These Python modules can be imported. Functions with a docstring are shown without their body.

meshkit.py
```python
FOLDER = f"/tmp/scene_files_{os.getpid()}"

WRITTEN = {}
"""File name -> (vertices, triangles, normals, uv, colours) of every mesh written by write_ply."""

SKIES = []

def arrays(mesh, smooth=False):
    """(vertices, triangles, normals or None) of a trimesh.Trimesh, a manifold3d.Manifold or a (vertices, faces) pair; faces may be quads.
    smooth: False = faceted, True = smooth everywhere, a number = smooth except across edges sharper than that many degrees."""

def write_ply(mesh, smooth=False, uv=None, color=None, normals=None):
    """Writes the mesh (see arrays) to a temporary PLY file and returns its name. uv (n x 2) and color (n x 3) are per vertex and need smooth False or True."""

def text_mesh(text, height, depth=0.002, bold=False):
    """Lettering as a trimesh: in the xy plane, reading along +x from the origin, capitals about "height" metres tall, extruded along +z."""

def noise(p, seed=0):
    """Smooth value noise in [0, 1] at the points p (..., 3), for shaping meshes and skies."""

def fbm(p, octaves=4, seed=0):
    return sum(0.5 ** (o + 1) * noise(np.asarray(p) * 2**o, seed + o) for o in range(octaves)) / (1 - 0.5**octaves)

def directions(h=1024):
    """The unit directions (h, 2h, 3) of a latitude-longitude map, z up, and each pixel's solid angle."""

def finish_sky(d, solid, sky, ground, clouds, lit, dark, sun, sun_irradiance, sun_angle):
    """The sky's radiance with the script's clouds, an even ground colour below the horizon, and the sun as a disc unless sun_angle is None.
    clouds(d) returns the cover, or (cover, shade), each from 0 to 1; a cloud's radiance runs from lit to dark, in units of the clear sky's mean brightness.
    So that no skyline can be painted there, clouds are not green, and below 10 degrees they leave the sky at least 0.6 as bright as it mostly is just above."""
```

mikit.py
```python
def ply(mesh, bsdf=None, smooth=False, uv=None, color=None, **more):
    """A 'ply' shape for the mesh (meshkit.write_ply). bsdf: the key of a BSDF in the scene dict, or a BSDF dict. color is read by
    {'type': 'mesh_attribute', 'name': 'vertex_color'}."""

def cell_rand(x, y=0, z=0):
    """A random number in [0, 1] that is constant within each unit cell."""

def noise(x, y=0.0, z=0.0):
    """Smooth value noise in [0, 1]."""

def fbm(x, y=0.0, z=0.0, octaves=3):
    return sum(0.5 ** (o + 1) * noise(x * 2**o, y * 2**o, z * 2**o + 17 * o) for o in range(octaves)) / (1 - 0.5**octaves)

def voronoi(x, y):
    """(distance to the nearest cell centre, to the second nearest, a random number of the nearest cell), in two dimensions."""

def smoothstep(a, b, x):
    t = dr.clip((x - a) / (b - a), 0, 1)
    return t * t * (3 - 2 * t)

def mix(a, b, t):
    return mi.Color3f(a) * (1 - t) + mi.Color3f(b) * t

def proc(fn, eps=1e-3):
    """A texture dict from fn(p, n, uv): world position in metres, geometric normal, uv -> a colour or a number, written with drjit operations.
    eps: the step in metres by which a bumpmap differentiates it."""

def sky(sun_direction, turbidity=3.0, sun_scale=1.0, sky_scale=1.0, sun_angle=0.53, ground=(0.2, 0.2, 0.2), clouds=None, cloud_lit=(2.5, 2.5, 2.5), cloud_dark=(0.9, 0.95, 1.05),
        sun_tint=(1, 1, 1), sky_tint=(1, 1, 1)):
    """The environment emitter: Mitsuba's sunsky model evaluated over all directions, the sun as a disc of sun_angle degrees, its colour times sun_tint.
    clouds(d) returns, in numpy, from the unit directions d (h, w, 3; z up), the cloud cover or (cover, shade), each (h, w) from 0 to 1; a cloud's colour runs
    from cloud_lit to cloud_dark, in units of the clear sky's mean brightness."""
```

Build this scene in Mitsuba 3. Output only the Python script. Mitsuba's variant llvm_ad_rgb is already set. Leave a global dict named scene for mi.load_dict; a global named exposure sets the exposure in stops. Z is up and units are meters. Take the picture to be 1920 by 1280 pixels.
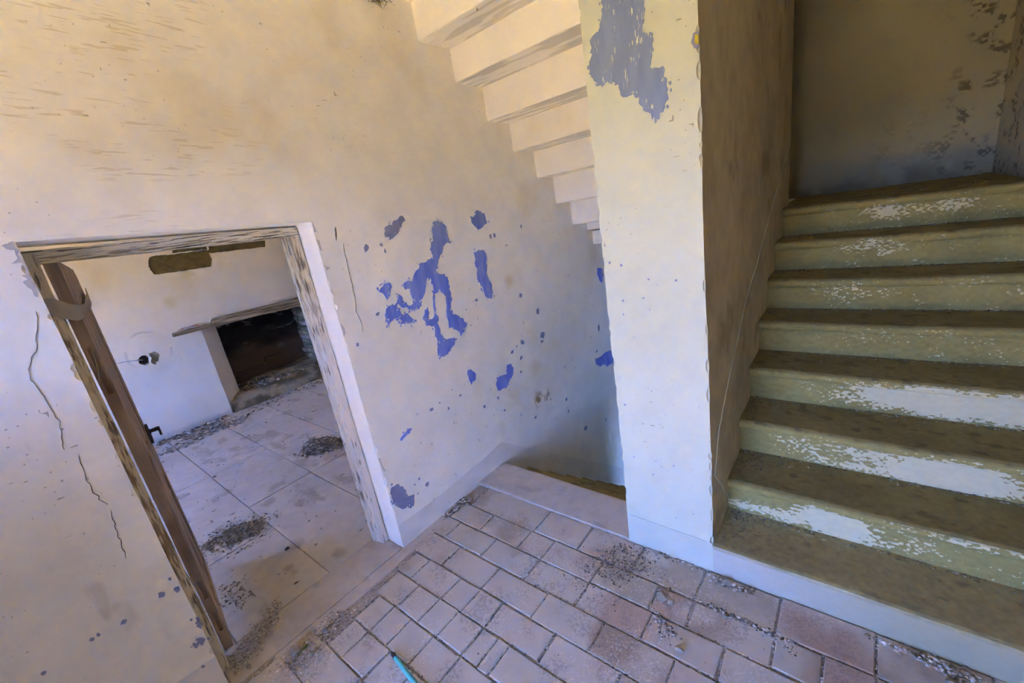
import math, random
import numpy as np, trimesh, mitsuba as mi, drjit as dr
import shapely
from shapely.geometry import Polygon, Point
from manifold3d import Manifold, CrossSection, FillRule
import mikit, meshkit
from mikit import noise, fbm, voronoi, cell_rand, smoothstep, mix

T = mi.ScalarTransform4f
scene, labels = {}, {}
rng = np.random.default_rng(11)
random.seed(11)

# ------------------------------------------------------------------ camera, sky, exposure
scene['camera'] = dict(type='perspective', fov=101.03, fov_axis='x', near_clip=0.02, far_clip=200.0,
    to_world=T().look_at(origin=[1.970, -1.671, 1.733], target=[1.970 - 0.6300, -1.671 + 0.7230, 1.733 - 0.2830], up=[-0.060, 0.318, 0.946]))
# clear blue sky, the sun high over the side of the house; the land falls away beyond the yard into a blue valley
scene['sky'] = mikit.sky((-0.45, -0.04, 0.88), turbidity=3.0, sun_scale=2.8, sky_scale=5.2, ground=(0.05, 0.06, 0.1), sky_tint=(0.82, 1.03, 1.64))
exposure = 4.68

# ------------------------------------------------------------------ helpers
def warp(v):
    """The unevenness of the hand-laid plaster: one smooth field for the whole building, so that neighbours stay in touch."""
    v = np.asarray(v, float)
    out = v.copy()
    for k, s in enumerate((0.0, 31.7, 67.1)):
        out[:, k] += 0.010 * (meshkit.fbm(v * 1.3 + s, 2, 5) - 0.5) + 0.0035 * (meshkit.fbm(v * 6.0 + s, 2, 9) - 0.5)
    return out


def numbered(key):
    if key not in scene and key not in labels:
        return key
    n = 1
    while f'{key}_{n:03d}' in scene or f'{key}_{n:03d}' in labels:
        n += 1
    return f'{key}_{n:03d}'


def put(name, mesh, mat, parent=None, smooth=35, label=None, cat=None, kind=None, group=None, color=None, **more):
    key = numbered(name if parent is None else parent + '__' + name)
    scene[key] = mikit.ply(mesh, mat, smooth=smooth, color=color, **more)
    tag(key, label, cat, kind, group)
    return key


def tag(key, label=None, cat=None, kind=None, group=None):
    d = {k: v for k, v in (('label', label), ('category', cat), ('kind', kind), ('group', group)) if v}
    if d:
        labels.setdefault(key, {}).update(d)
    return key


def box(x0, x1, y0, y1, z0, z1):
    return Manifold.cube([x1 - x0, y1 - y0, z1 - z0]).translate([x0, y0, z0])


def built(man, cell=0.05, wavy=True):
    m = man.refine_to_length(cell).to_mesh()
    v, f = np.array(m.vert_properties[:, :3], float), np.array(m.tri_verts)
    return (warp(v) if wavy else v), f


def prism(poly, axis, a, b, holes=()):
    """A polygon given in the two other axes (in their order x, y, z), drawn out along axis from a to b."""
    c = CrossSection([list(map(tuple, poly))], FillRule.NonZero)
    for h in holes:
        c = c - CrossSection([list(map(tuple, h))], FillRule.NonZero)
    m = Manifold.extrude(c, b - a)
    R = {0: [[0, 0, 1, a], [1, 0, 0, 0], [0, 1, 0, 0]], 1: [[1, 0, 0, 0], [0, 0, 1, a], [0, 1, 0, 0]], 2: [[1, 0, 0, 0], [0, 1, 0, 0], [0, 0, 1, a]]}[axis]
    return m.transform(np.array(R, float))


def ragged(poly, amp=0.004, step=0.007, seed=0):
    """The outline with torn edges."""
    p = np.asarray(poly, float)
    out = []
    for a, b in zip(p, np.roll(p, -1, 0)):
        n = max(1, int(np.hypot(*(b - a)) / step))
        out += [a + (b - a) * k / n for k in range(n)]
    out = np.array(out)
    q = np.c_[out * 90, np.full(len(out), seed * 3.3)]
    q2 = np.c_[out * 260, np.full(len(out), seed * 7.7)]
    q3 = np.c_[out * 38, np.full(len(out), seed * 1.9)]
    out += amp * 1.6 * np.c_[meshkit.noise(q3, 5) - .5, meshkit.noise(q3, 6) - .5]
    out += amp * 2 * np.c_[meshkit.noise(q, 1) - .5, meshkit.noise(q, 2) - .5] + amp * 1.3 * np.c_[meshkit.noise(q2, 3) - .5, meshkit.noise(q2, 4) - .5]
    g = Polygon(out).buffer(0)
    if g.geom_type != 'Polygon':
        g = max(g.geoms, key=lambda t: t.area)
    return np.array(g.exterior.coords)[:-1]


def flaked(poly, seed, n, amp=0.006, size=0.006):
    """The outlines of a flaked patch: a torn edge, bites out of it and crumbs of it round about."""
    r = np.random.default_rng(seed + 500)
    g = Polygon(ragged(poly, amp, 0.006, seed)).buffer(0)
    rim = g.exterior
    bites, crumbs = [], []
    for k in range(n):
        c = np.array(rim.interpolate(r.random(), normalized=True).coords[0]) + r.normal(0, size * 1.6, 2)
        t = np.arange(8) * 2 * np.pi / 8
        s = size * r.uniform(0.25, 1.0) * (0.5 + 0.9 * r.random(8))
        q = Polygon(np.c_[c[0] + s * np.cos(t), c[1] + 1.3 * s * np.sin(t)]).buffer(0)
        (bites if r.random() < 0.5 else crumbs).append(q)
    g = shapely.union_all([g.difference(shapely.union_all(bites)), *crumbs]) if n else g
    return g


def flat_shape(g, axis, at, thick=0.0025, cell=0.05):
    m = Manifold()
    for q in getattr(g, 'geoms', [g]):
        q = q.simplify(0.0004)
        if q.area < 3e-6:
            continue
        m = m + prism(np.array(q.exterior.coords)[:-1], axis, at - thick, at + thick, [np.array(h.coords)[:-1][::-1] for h in q.interiors])
    return built(m, cell)


def slabs(polys, axis, at, thick=0.0025, cell=0.05):
    """Thin flat pieces lying on a wall: at = the wall's plane."""
    m = Manifold()
    for p in polys:
        m = m + prism(p, axis, at - thick, at + thick)
    return built(m, cell)


def ribbon(line, w, seed=0):
    """A crack's outline: a line that wanders, with a width that changes."""
    p = np.asarray(line, float)
    out = []
    for a, b in zip(p[:-1], p[1:]):
        n = max(1, int(np.hypot(*(b - a)) / 0.008))
        out += [a + (b - a) * k / n for k in range(n)]
    out = np.array(out + [p[-1]])
    z = np.full(len(out), float(seed))
    out += 0.008 * np.c_[meshkit.noise(np.c_[out * 60, z], 1) - .5, meshkit.noise(np.c_[out * 60, z], 2) - .5]
    d = np.gradient(out, axis=0)
    d /= np.linalg.norm(d, axis=1, keepdims=True)
    nrm = np.c_[-d[:, 1], d[:, 0]]
    ww = w * (0.25 + 1.2 * meshkit.noise(np.c_[out * 40, z + 9], 3))[:, None]
    ww[[0, -1]] = 0.0003
    g = Polygon(np.vstack([out + nrm * ww, (out - nrm * ww)[::-1]])).buffer(0.0002)
    if g.geom_type != 'Polygon':
        g = max(g.geoms, key=lambda t: t.area)
    return np.array(g.exterior.coords)[:-1]


OCT = np.array([[1, 0, 0], [-1, 0, 0], [0, 1, 0], [0, -1, 0], [0, 0, 1], [0, 0, -1]], float)
OCF = np.array([[0, 2, 4], [2, 1, 4], [1, 3, 4], [3, 0, 4], [2, 0, 5], [1, 2, 5], [3, 1, 5], [0, 3, 5]])


def grains(pts, r0, r1, cols, flat=0.6, power=3.0, long=1.0):
    """Loose grit: a small broken piece at each point, resting on it. Returns (mesh, colours)."""
    n = len(pts)
    r = r0 + (r1 - r0) * rng.random(n) ** power
    v = OCT[None] * (0.65 + 0.7 * rng.random((n, 6, 1))) * r[:, None, None]
    v = v * np.stack([1 + (long - 1) * rng.random(n), np.ones(n), np.full(n, flat)], 1)[:, None]
    a = rng.random(n) * 2 * np.pi
    c, s = np.cos(a)[:, None], np.sin(a)[:, None]
    v = np.stack([v[..., 0] * c - v[..., 1] * s, v[..., 0] * s + v[..., 1] * c, v[..., 2]], -1)
    v[..., 2] += r[:, None] * flat * 0.55
    v += np.asarray(pts, float)[:, None]
    f = (OCF[None] + 6 * np.arange(n)[:, None, None]).reshape(-1, 3)
    cols = np.asarray(cols, float)
    col = cols[rng.integers(0, len(cols), n)] * (0.75 + 0.5 * rng.random((n, 1)))
    return (v.reshape(-1, 3), f), np.repeat(np.clip(col, 0, 1), 6, 0)


def scatter(poly, n, z=0.0, soft=0.03, mound=0.0):
    """n points in the polygon, thinning out over its rim; mound = the height of a heap in its middle."""
    g = Polygon(poly).buffer(0)
    big = g.buffer(soft)
    x0, y0, x1, y1 = big.bounds
    out = []
    while len(out) < n:
        q = rng.random((4 * n, 2)) * [x1 - x0, y1 - y0] + [x0, y0]
        pt = shapely.points(q)
        d = shapely.distance(pt, g)
        inside = shapely.contains(g, pt)
        keep = (inside & (meshkit.noise(np.c_[q * 14, np.zeros(len(q))], 8) > 0.25 * rng.random(len(q)))) | (rng.random(len(q)) < 0.35 * np.exp(-d / (soft * 0.4)) * (d < soft))
        q, pt = q[keep], pt[keep]
        h = np.zeros(len(q))
        if mound:
            edge = shapely.distance(pt, g.exterior)
            top = max(1e-6, edge.max())
            h = mound * np.sqrt(np.clip(edge / top, 0, 1)) * shapely.contains(g, pt) * rng.random(len(q)) ** 0.5
        out += list(np.c_[q, z + h])
    return np.array(out[:n])


def tube(path, r, sides=8):
    p = np.asarray(path, float)
    d = np.gradient(p, axis=0)
    d /= np.linalg.norm(d, axis=1, keepdims=True)
    u = np.cross(d, [0.3, 0.2, 0.93])
    u /= np.linalg.norm(u, axis=1, keepdims=True)
    w = np.cross(d, u)
    r = np.broadcast_to(r, len(p))
    a = np.arange(sides) * 2 * np.pi / sides
    v = p[:, None] + r[:, None, None] * (np.cos(a)[None, :, None] * u[:, None] + np.sin(a)[None, :, None] * w[:, None])
    f = []
    for i in range(len(p) - 1):
        for k in range(sides):
            a0, b0 = i * sides + k, i * sides + (k + 1) % sides
            f += [[a0, b0, b0 + sides], [a0, b0 + sides, a0 + sides]]
    n = len(p) * sides
    V = np.vstack([v.reshape(-1, 3), p[:1], p[-1:]])
    for k in range(sides):
        f += [[n, (k + 1) % sides, k], [n + 1, n - sides + k, n - sides + (k + 1) % sides]]
    return V, np.array(f)


def rough_board(man, cell=0.03, amp=0.003, freq=14.0, stretch=(1, 1, 1), seed=3):
    m = man.refine_to_length(cell).to_mesh()
    v = np.array(m.vert_properties[:, :3], float)
    q = v * freq * np.asarray(stretch)
    v = v + amp * (np.stack([meshkit.fbm(q + s, 2, seed) for s in (0, 17.3, 41.9)], 1) - 0.5) * 2
    return v, np.array(m.tri_verts)


def stone(c, r, seed, flat=0.6):
    """A broken angular chip."""
    g = np.random.default_rng(seed)
    d = g.normal(size=(15, 3))
    d /= np.linalg.norm(d, axis=1, keepdims=True)
    d *= g.uniform(0.75, 1.1, (15, 1)) * (np.asarray(r) if np.ndim(r) else np.array([r, r * 0.75, r * flat]))
    h = trimesh.convex.convex_hull(d)
    v = np.array(h.vertices)
    v[:, 2] -= v[:, 2].min()
    return v + np.asarray(c, float), np.array(h.faces)


# ------------------------------------------------------------------ materials
def mat(name, color, rough=0.9, bump=None, scale=0.001, spec=0.2, eps=2e-3):
    b = dict(type='principled', base_color=(mikit.proc(color) if callable(color) else dict(type='rgb', value=list(color)) if isinstance(color, tuple) else color), roughness=rough, specular=spec)
    if bump is not None:
        b = dict(type='bumpmap', scale=scale, arbitrary=mikit.proc(bump, eps), bsdf=b)
    scene[name] = dict(type='twosided', bsdf=b)


def C(*v):
    return mi.Color3f(*v)


def spot(p, c, r, sharp=0.5):
    """1 within r of the world point c, ragged towards its rim."""
    d = dr.norm(mi.Vector3f(p.x - c[0], p.y - c[1], p.z - c[2])) / r + 0.7 * (fbm(p.x * 22, p.y * 22, p.z * 22, 3) - 0.5)
    return 1 - smoothstep(sharp, 1.0, d)


def lime(p, base, k=1.0):
    """Old lime wash: cloudy, a little stained, with fly specks."""
    a = fbm(p.x * 1.6 + 3, p.y * 1.6, p.z * 1.6, 4)
    b = fbm(p.x * 11, p.y * 11 + 5, p.z * 7, 3)
    g = fbm(p.x * 46, p.y * 46, p.z * 46, 2)
    c = C(*base) * (1 + k * (0.20 * (a - 0.5) + 0.12 * (b - 0.5) + 0.05 * (g - 0.5)))
    st = smoothstep(0.60, 0.84, fbm(p.x * 3.1 + 9, p.y * 3.1, p.z * 2.2 + 4, 5))
    c = mix(c, c * C(0.86, 0.80, 0.66), st * 0.55 * k)
    fly = smoothstep(0.935, 0.955, noise(p.x * 75, p.y * 75, p.z * 75)) * smoothstep(0.5, 0.62, fbm(p.x * 2.5, p.y * 2.5 + 7, p.z * 2.5, 2))
    return mix(c, C(0.12, 0.10, 0.08), fly * 0.6)


LIME = (0.805, 0.77, 0.715)


def f_wall(p, n, uv):
    c = lime(p, LIME)
    c = mix(c, C(0.62, 0.47, 0.22), 0.50 * spot(p, (0, 0.671, 1.285), 0.075, 0.1))
    c = mix(c, C(0.24, 0.17, 0.06), 0.9 * spot(p, (0, 0.800, 0.290), 0.085, 0.25) * smoothstep(0.35, 0.6, noise(p.y * 30, p.z * 30)))
    c = mix(c, C(0.22, 0.20, 0.18), 0.8 * spot(p, (0, 0.931, 0.240), 0.10, 0.2) * smoothstep(0.5, 0.7, noise(p.y * 60, p.z * 30)))
    c = mix(c, C(0.60, 0.52, 0.36), 0.45 * spot(p, (0, 0.82, 0.55), 0.12, 0.1))
    c = mix(c, C(0.66, 0.60, 0.46), 0.4 * spot(p, (0, 0.85, 0.80), 0.12, 0.1))
    # scuffs beside the door
    sc = smoothstep(0.60, 0.75, fbm(p.y * 18 + 2, p.z * 7, 3.3, 4)) * (1 - smoothstep(-1.75, -1.60, p.y)) * (1 - smoothstep(1.2, 1.6, p.z))
    tr = smoothstep(0.66, 0.74, fbm(p.y * 16 + 0.9 * p.z, p.z * 150 + 10 * p.y, 4.0, 3)) * smoothstep(0.42, 0.6, noise(p.y * 4, p.z * 7, 2.0)) * smoothstep(1.75, 2.0, p.z) * (1 - smoothstep(-1.0, -0.55, p.y))
    c = mix(c, C(0.46, 0.39, 0.26), 0.42 * tr)
    return mix(c, C(0.36, 0.33, 0.29), 0.35 * sc)


def f_bump(p, n, uv):
    return 0.7 * fbm(p.x * 26, p.y * 26, p.z * 26, 3) + 0.3 * fbm(p.x * 5, p.y * 5, p.z * 9, 2)


def f_spine(p, n, uv):
    c = lime(p, (0.525, 0.55, 0.455), 0.8)
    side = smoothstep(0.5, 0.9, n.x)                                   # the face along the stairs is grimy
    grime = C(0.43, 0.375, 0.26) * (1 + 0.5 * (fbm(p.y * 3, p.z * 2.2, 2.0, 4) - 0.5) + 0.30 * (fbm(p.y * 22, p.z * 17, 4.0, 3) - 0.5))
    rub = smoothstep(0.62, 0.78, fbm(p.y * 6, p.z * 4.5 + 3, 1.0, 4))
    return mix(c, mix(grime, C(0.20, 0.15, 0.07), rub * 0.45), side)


def f_grimy(p, n, uv):
    c = C(0.39, 0.37, 0.26) * (1 + 0.5 * (fbm(p.x * 1.5, p.y * 1.5, p.z * 1.5 + 2, 3) - 0.5))
    d = smoothstep(0.50, 0.68, fbm(p.x * 15, p.y * 15, p.z * 11, 4)) * smoothstep(2.05, 2.5, p.x + 0.5 * (noise(p.x * 3, p.z * 3) - 0.5)) * smoothstep(0.36, 0.52, noise(p.x * 60, p.y * 60, p.z * 50))
    c = mix(c, C(0.10, 0.09, 0.06), d * 0.8)
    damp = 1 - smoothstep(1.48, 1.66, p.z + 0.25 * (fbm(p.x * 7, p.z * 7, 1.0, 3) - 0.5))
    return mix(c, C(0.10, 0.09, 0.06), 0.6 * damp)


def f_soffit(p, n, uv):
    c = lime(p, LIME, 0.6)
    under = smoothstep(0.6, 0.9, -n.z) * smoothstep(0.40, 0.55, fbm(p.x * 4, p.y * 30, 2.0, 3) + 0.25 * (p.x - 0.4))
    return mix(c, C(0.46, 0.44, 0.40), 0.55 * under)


def f_skirt(p, n, uv):
    a = fbm(p.x * 9, p.y * 9, p.z * 9, 3)
    return C(0.72, 0.68, 0.64) * (1 + 0.22 * (a - 0.5))


def f_blue(p, n, uv):
    s = fbm(p.x * 34, p.y * 34, p.z * 7, 3)
    c = mix(C(0.13, 0.20, 0.66), C(0.22, 0.29, 0.70), smoothstep(0.35, 0.7, s))
    up = smoothstep(1.35, 2.1, p.z)
    c = mix(c, C(0.19, 0.25, 0.37) * (0.8 + 0.4 * s), up * 0.85)
    pier = smoothstep(1.0, 1.05, p.x)
    w = smoothstep(0.60, 0.70, fbm(p.x * 260, p.y * 260, p.z * 42, 3)) * smoothstep(0.50, 0.72, fbm(p.x * 26, p.y * 26, p.z * 7 + 2, 2)) * pier
    return mix(c, C(0.74, 0.74, 0.58), 0.9 * w)


def f_greyblue(p, n, uv):
    s = fbm(p.x * 30, p.y * 30, p.z * 30, 3)
    return mix(C(0.17, 0.19, 0.33), C(0.27, 0.29, 0.44), s)


WHITE = [  # lime wash left on the risers: centre x, centre z, half sizes, how whole it is
    (1.60, 0.185, 0.15, 0.030, 0.95), (1.76, 0.185, 0.16, 0.045, 0.75), (1.95, 0.215, 0.15, 0.080, 1.35), (2.15, 0.22, 0.25, 0.10, 0.48),
    (2.30, 0.405, 0.22, 0.085, 1.35), (1.95, 0.42, 0.36, 0.085, 0.62), (2.02, 0.36, 0.25, 0.03, 0.9), (2.35, 0.62, 0.40, 0.075, 1.5), (1.90, 0.61, 0.16, 0.075, 0.50),
    (1.98, 0.82, 0.28, 0.085, 0.50), (2.25, 0.80, 0.25, 0.075, 0.42), (1.90, 1.02, 0.16, 0.085, 0.60), (2.18, 1.01, 0.26, 0.085, 0.46), (2.02, 1.22, 0.17, 0.085, 0.72), (2.28, 1.22, 0.2, 0.07, 0.42),
    (2.08, 1.395, 0.15, 0.065, 0.82), (2.36, 1.40, 0.12, 0.05, 0.72)]


def f_step(p, n, uv):
    a = fbm(p.x * 5, p.y * 5, p.z * 5, 4)
    b = fbm(p.x * 60, p.y * 60, p.z * 60, 3)
    tread = C(0.195, 0.16, 0.06) * (1 + 0.7 * (a - 0.5) + 0.5 * (b - 0.5))
    cr = smoothstep(0.58, 0.72, fbm(p.x * 18, p.y * 26, p.z * 4, 4))
    tread = mix(tread, C(0.10, 0.08, 0.04), cr * 0.7)
    first = 1 - smoothstep(0.16, 0.19, p.z)
    tread = mix(tread, tread * 1.25 + C(0.03, 0.03, 0.03), first)
    riser = C(0.29, 0.25, 0.09) * (1 + 0.5 * (a - 0.5) + 0.35 * (b - 0.5))
    m = mi.Float(0)
    for x, z, rx, rz, k in WHITE:
        d = dr.square((p.x - x) / rx) + dr.square((p.z - z) / rz)
        m = dr.maximum(m, k * dr.exp(-0.7 * d))
    m = dr.maximum(m, 0.34 * smoothstep(1.62, 1.85, p.x))
    sp = 0.75 * fbm(p.x * 85, p.y * 85, p.z * 95, 3) + 0.25 * noise(p.x * 14, p.y * 14, p.z * 16)
    w = smoothstep(0.0, 0.05, sp - (0.86 - 0.60 * m))
    white = C(0.58, 0.545, 0.36) * (1 + 0.15 * (b - 0.5))
    kerb = (1 - smoothstep(0.135, 0.152, p.z + 0.02 * (fbm(p.x * 30, p.z * 30, 1.0, 3) - 0.5)))
    riser = mix(riser, white, w)
    wf = mix(C(0.45, 0.43, 0.38), C(0.34, 0.315, 0.215), smoothstep(1.5, 2.3, p.x)) * (1 + 0.14 * (a - 0.5) + 0.08 * (b - 0.5))
    riser = mix(riser, wf, kerb)
    edge = smoothstep(0.2, 0.7, n.z)
    return mix(riser, tread, edge)


def f_step_bump(p, n, uv):
    return fbm(p.x * 40, p.y * 40, p.z * 40, 3)


def f_tile(base):
    def f(p, n, uv):
        a = fbm(p.x * 6, p.y * 6, 1.0, 4)
        b = fbm(p.x * 45, p.y * 45, 2.0, 3)
        c = C(*base) * (1 + 0.35 * (a - 0.5) + 0.25 * (b - 0.5))
        dust = smoothstep(0.36, 0.62, fbm(p.x * 4 + 5, p.y * 4, 7.0, 4) + 0.14 * (1 - smoothstep(0.5, 1.7, p.x)) - 0.05)
        c = mix(c, C(0.47, 0.435, 0.385), 0.85 * dust)
        d = smoothstep(0.50, 0.70, fbm(p.x * 9, p.y * 9 + 3, 3.0, 4)) * smoothstep(0.42, 0.62, noise(p.x * 150, p.y * 150))
        c = mix(c, C(0.19, 0.16, 0.135), 0.42 * d)
        w = smoothstep(0.70, 0.80, noise(p.x * 190, p.y * 190, 4.0)) * smoothstep(0.40, 0.60, fbm(p.x * 5, p.y * 5, 9.0, 3))
        return mix(c, C(0.62, 0.58, 0.54), 0.45 * w)
    return f


def f_bed(p, n, uv):
    b = fbm(p.x * 90, p.y * 90, 1.0, 3)
    s = smoothstep(0.45, 0.62, noise(p.x * 160, p.y * 160))
    return mix(C(0.20, 0.165, 0.13), C(0.50, 0.46, 0.41), 0.65 * s * b + 0.30)


def f_slab(p, n, uv):
    a = fbm(p.x * 3, p.y * 5, 2.0, 4)
    b = fbm(p.x * 28, p.y * 28, 1.0, 3)
    c = C(0.46, 0.42, 0.385) * (1 + 0.3 * (a - 0.5) + 0.2 * (b - 0.5))
    d = smoothstep(0.60, 0.78, fbm(p.x * 7, p.y * 11, 3.0, 4))
    return mix(c, C(0.30, 0.27, 0.24), 0.5 * d)


def f_screed(p, n, uv):
    a = fbm(p.x * 2.2, p.y * 2.2, 2.0, 4)
    b = fbm(p.x * 22, p.y * 22, 1.0, 3)
    c = C(0.47, 0.44, 0.41) * (1 + 0.35 * (a - 0.5) + 0.18 * (b - 0.5))
    d = smoothstep(0.60, 0.80, fbm(p.x * 6, p.y * 9, 5.0, 4))
    c = mix(c, C(0.26, 0.23, 0.19), 0.6 * d)
    fly = smoothstep(0.94, 0.955, noise(p.x * 26, p.y * 42))
    return mix(c, C(0.08, 0.07, 0.06), fly * 0.7)


def f_room(p, n, uv):
    c = lime(p, (0.74, 0.70, 0.63), 0.8)
    c = mix(c, C(0.50, 0.45, 0.22), 0.6 * spot(p, (-3.8, -0.27, 1.69), 0.10, 0.1))
    c = mix(c, C(0.50, 0.46, 0.24), 0.6 * spot(p, (-3.8, -0.50, 1.42), 0.10, 0.1))
    c = mix(c, C(0.62, 0.56, 0.40), 0.5 * spot(p, (-3.8, -0.35, 1.58), 0.22, 0.1))
    r = dr.sqrt(dr.square((p.y + 0.84) / 0.20) + dr.square((p.z - 0.98) / 0.20)) + 0.25 * (fbm(p.y * 9, p.z * 9, 1.0, 3) - 0.5)
    ring = smoothstep(0.86, 0.95, r) * (1 - smoothstep(0.98, 1.06, r)) * smoothstep(0.4, 0.55, noise(p.y * 12, p.z * 12)) * smoothstep(0.80, 0.95, p.z)
    c = mix(c, C(0.34, 0.31, 0.28), 0.4 * ring)
    worn = smoothstep(0.5, 1.0, p.y) * smoothstep(1.05, 1.2, p.z)
    c = mix(c, C(0.50, 0.47, 0.38), 0.75 * worn)
    low = 1 - smoothstep(0.02, 0.09, p.z + 0.05 * (fbm(p.y * 12, p.z * 12, 1.0, 3) - 0.5))
    return mix(c, C(0.42, 0.40, 0.38), 0.7 * low)


def f_soot(p, n, uv):
    a = fbm(p.x * 4, p.y * 4, p.z * 5, 4)
    low = 1 - smoothstep(0.45, 0.75, p.z + 0.5 * (a - 0.5))
    c = mix(C(0.020, 0.019, 0.018), C(0.105, 0.075, 0.050), low)
    ash = smoothstep(0.64, 0.72, fbm(p.x * 9, p.y * 9 + 3, p.z * 12, 3))
    return mix(c, C(0.16, 0.15, 0.12), 0.6 * ash)


def f_rubble(p, n, uv):
    a = fbm(p.x * 7, p.y * 7, p.z * 7, 4)
    b = fbm(p.x * 50, p.y * 50, p.z * 50, 3)
    c = mix(C(0.12, 0.10, 0.055), C(0.34, 0.30, 0.21), smoothstep(0.38, 0.68, a))
    return c * (0.7 + 0.6 * b)


def f_brick(p, n, uv):
    b = fbm(p.x * 30, p.y * 30, p.z * 30, 3)
    return mix(C(0.32, 0.17, 0.11), C(0.42, 0.38, 0.36), smoothstep(0.3, 0.62, b))


def wood(p, base, pale, kx, ky, kz, t0, t1):
    g = fbm(p.x * kx * 2, p.y * ky * 2, p.z * kz * 2, 4)
    c = C(*base) * (0.65 + 0.7 * g)
    fl = 0.6 * fbm(p.x * kx * 3 + 5, p.y * ky * 3, p.z * kz * 3, 4) + 0.4 * fbm(p.x * kx * 0.35, p.y * ky * 0.35, p.z * kz * 0.5, 2)
    return mix(c, C(*pale) * (0.8 + 0.4 * g), smoothstep(t0, t1, fl))


def f_frame(p, n, uv):
    head = smoothstep(1.79, 1.80, p.z + 0.0)
    g = wood(p, (0.25, 0.18, 0.10), (0.60, 0.53, 0.38), 60, 60, 6, 0.34, 0.54)
    right = smoothstep(-0.9, -0.8, p.y) * (1 - smoothstep(1.1, 1.7, p.z))
    g = mix(g, C(0.66, 0.64, 0.63), 0.75 * right)
    crack = smoothstep(0.63, 0.68, fbm(p.x * 110, p.y * 110, p.z * 9, 3))
    return mix(g, C(0.06, 0.045, 0.03), crack * 0.75)


def f_head(p, n, uv):
    g = wood(p, (0.27, 0.20, 0.11), (0.68, 0.62, 0.46), 60, 7, 70, 0.32, 0.50)
    crack = smoothstep(0.62, 0.67, fbm(p.x * 90, p.y * 9, p.z * 150, 3))
    return mix(g, C(0.05, 0.04, 0.03), crack * 0.8)


def f_leaf(p, n, uv):
    g = fbm(p.x * 40, p.y * 60, p.z * 4, 4)
    c = C(0.30, 0.23, 0.17) * (0.6 + 0.8 * g)
    return mix(c, C(0.09, 0.05, 0.03), smoothstep(0.55, 0.75, fbm(p.x * 8, p.y * 8, p.z * 3, 3)) * 0.6)


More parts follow.
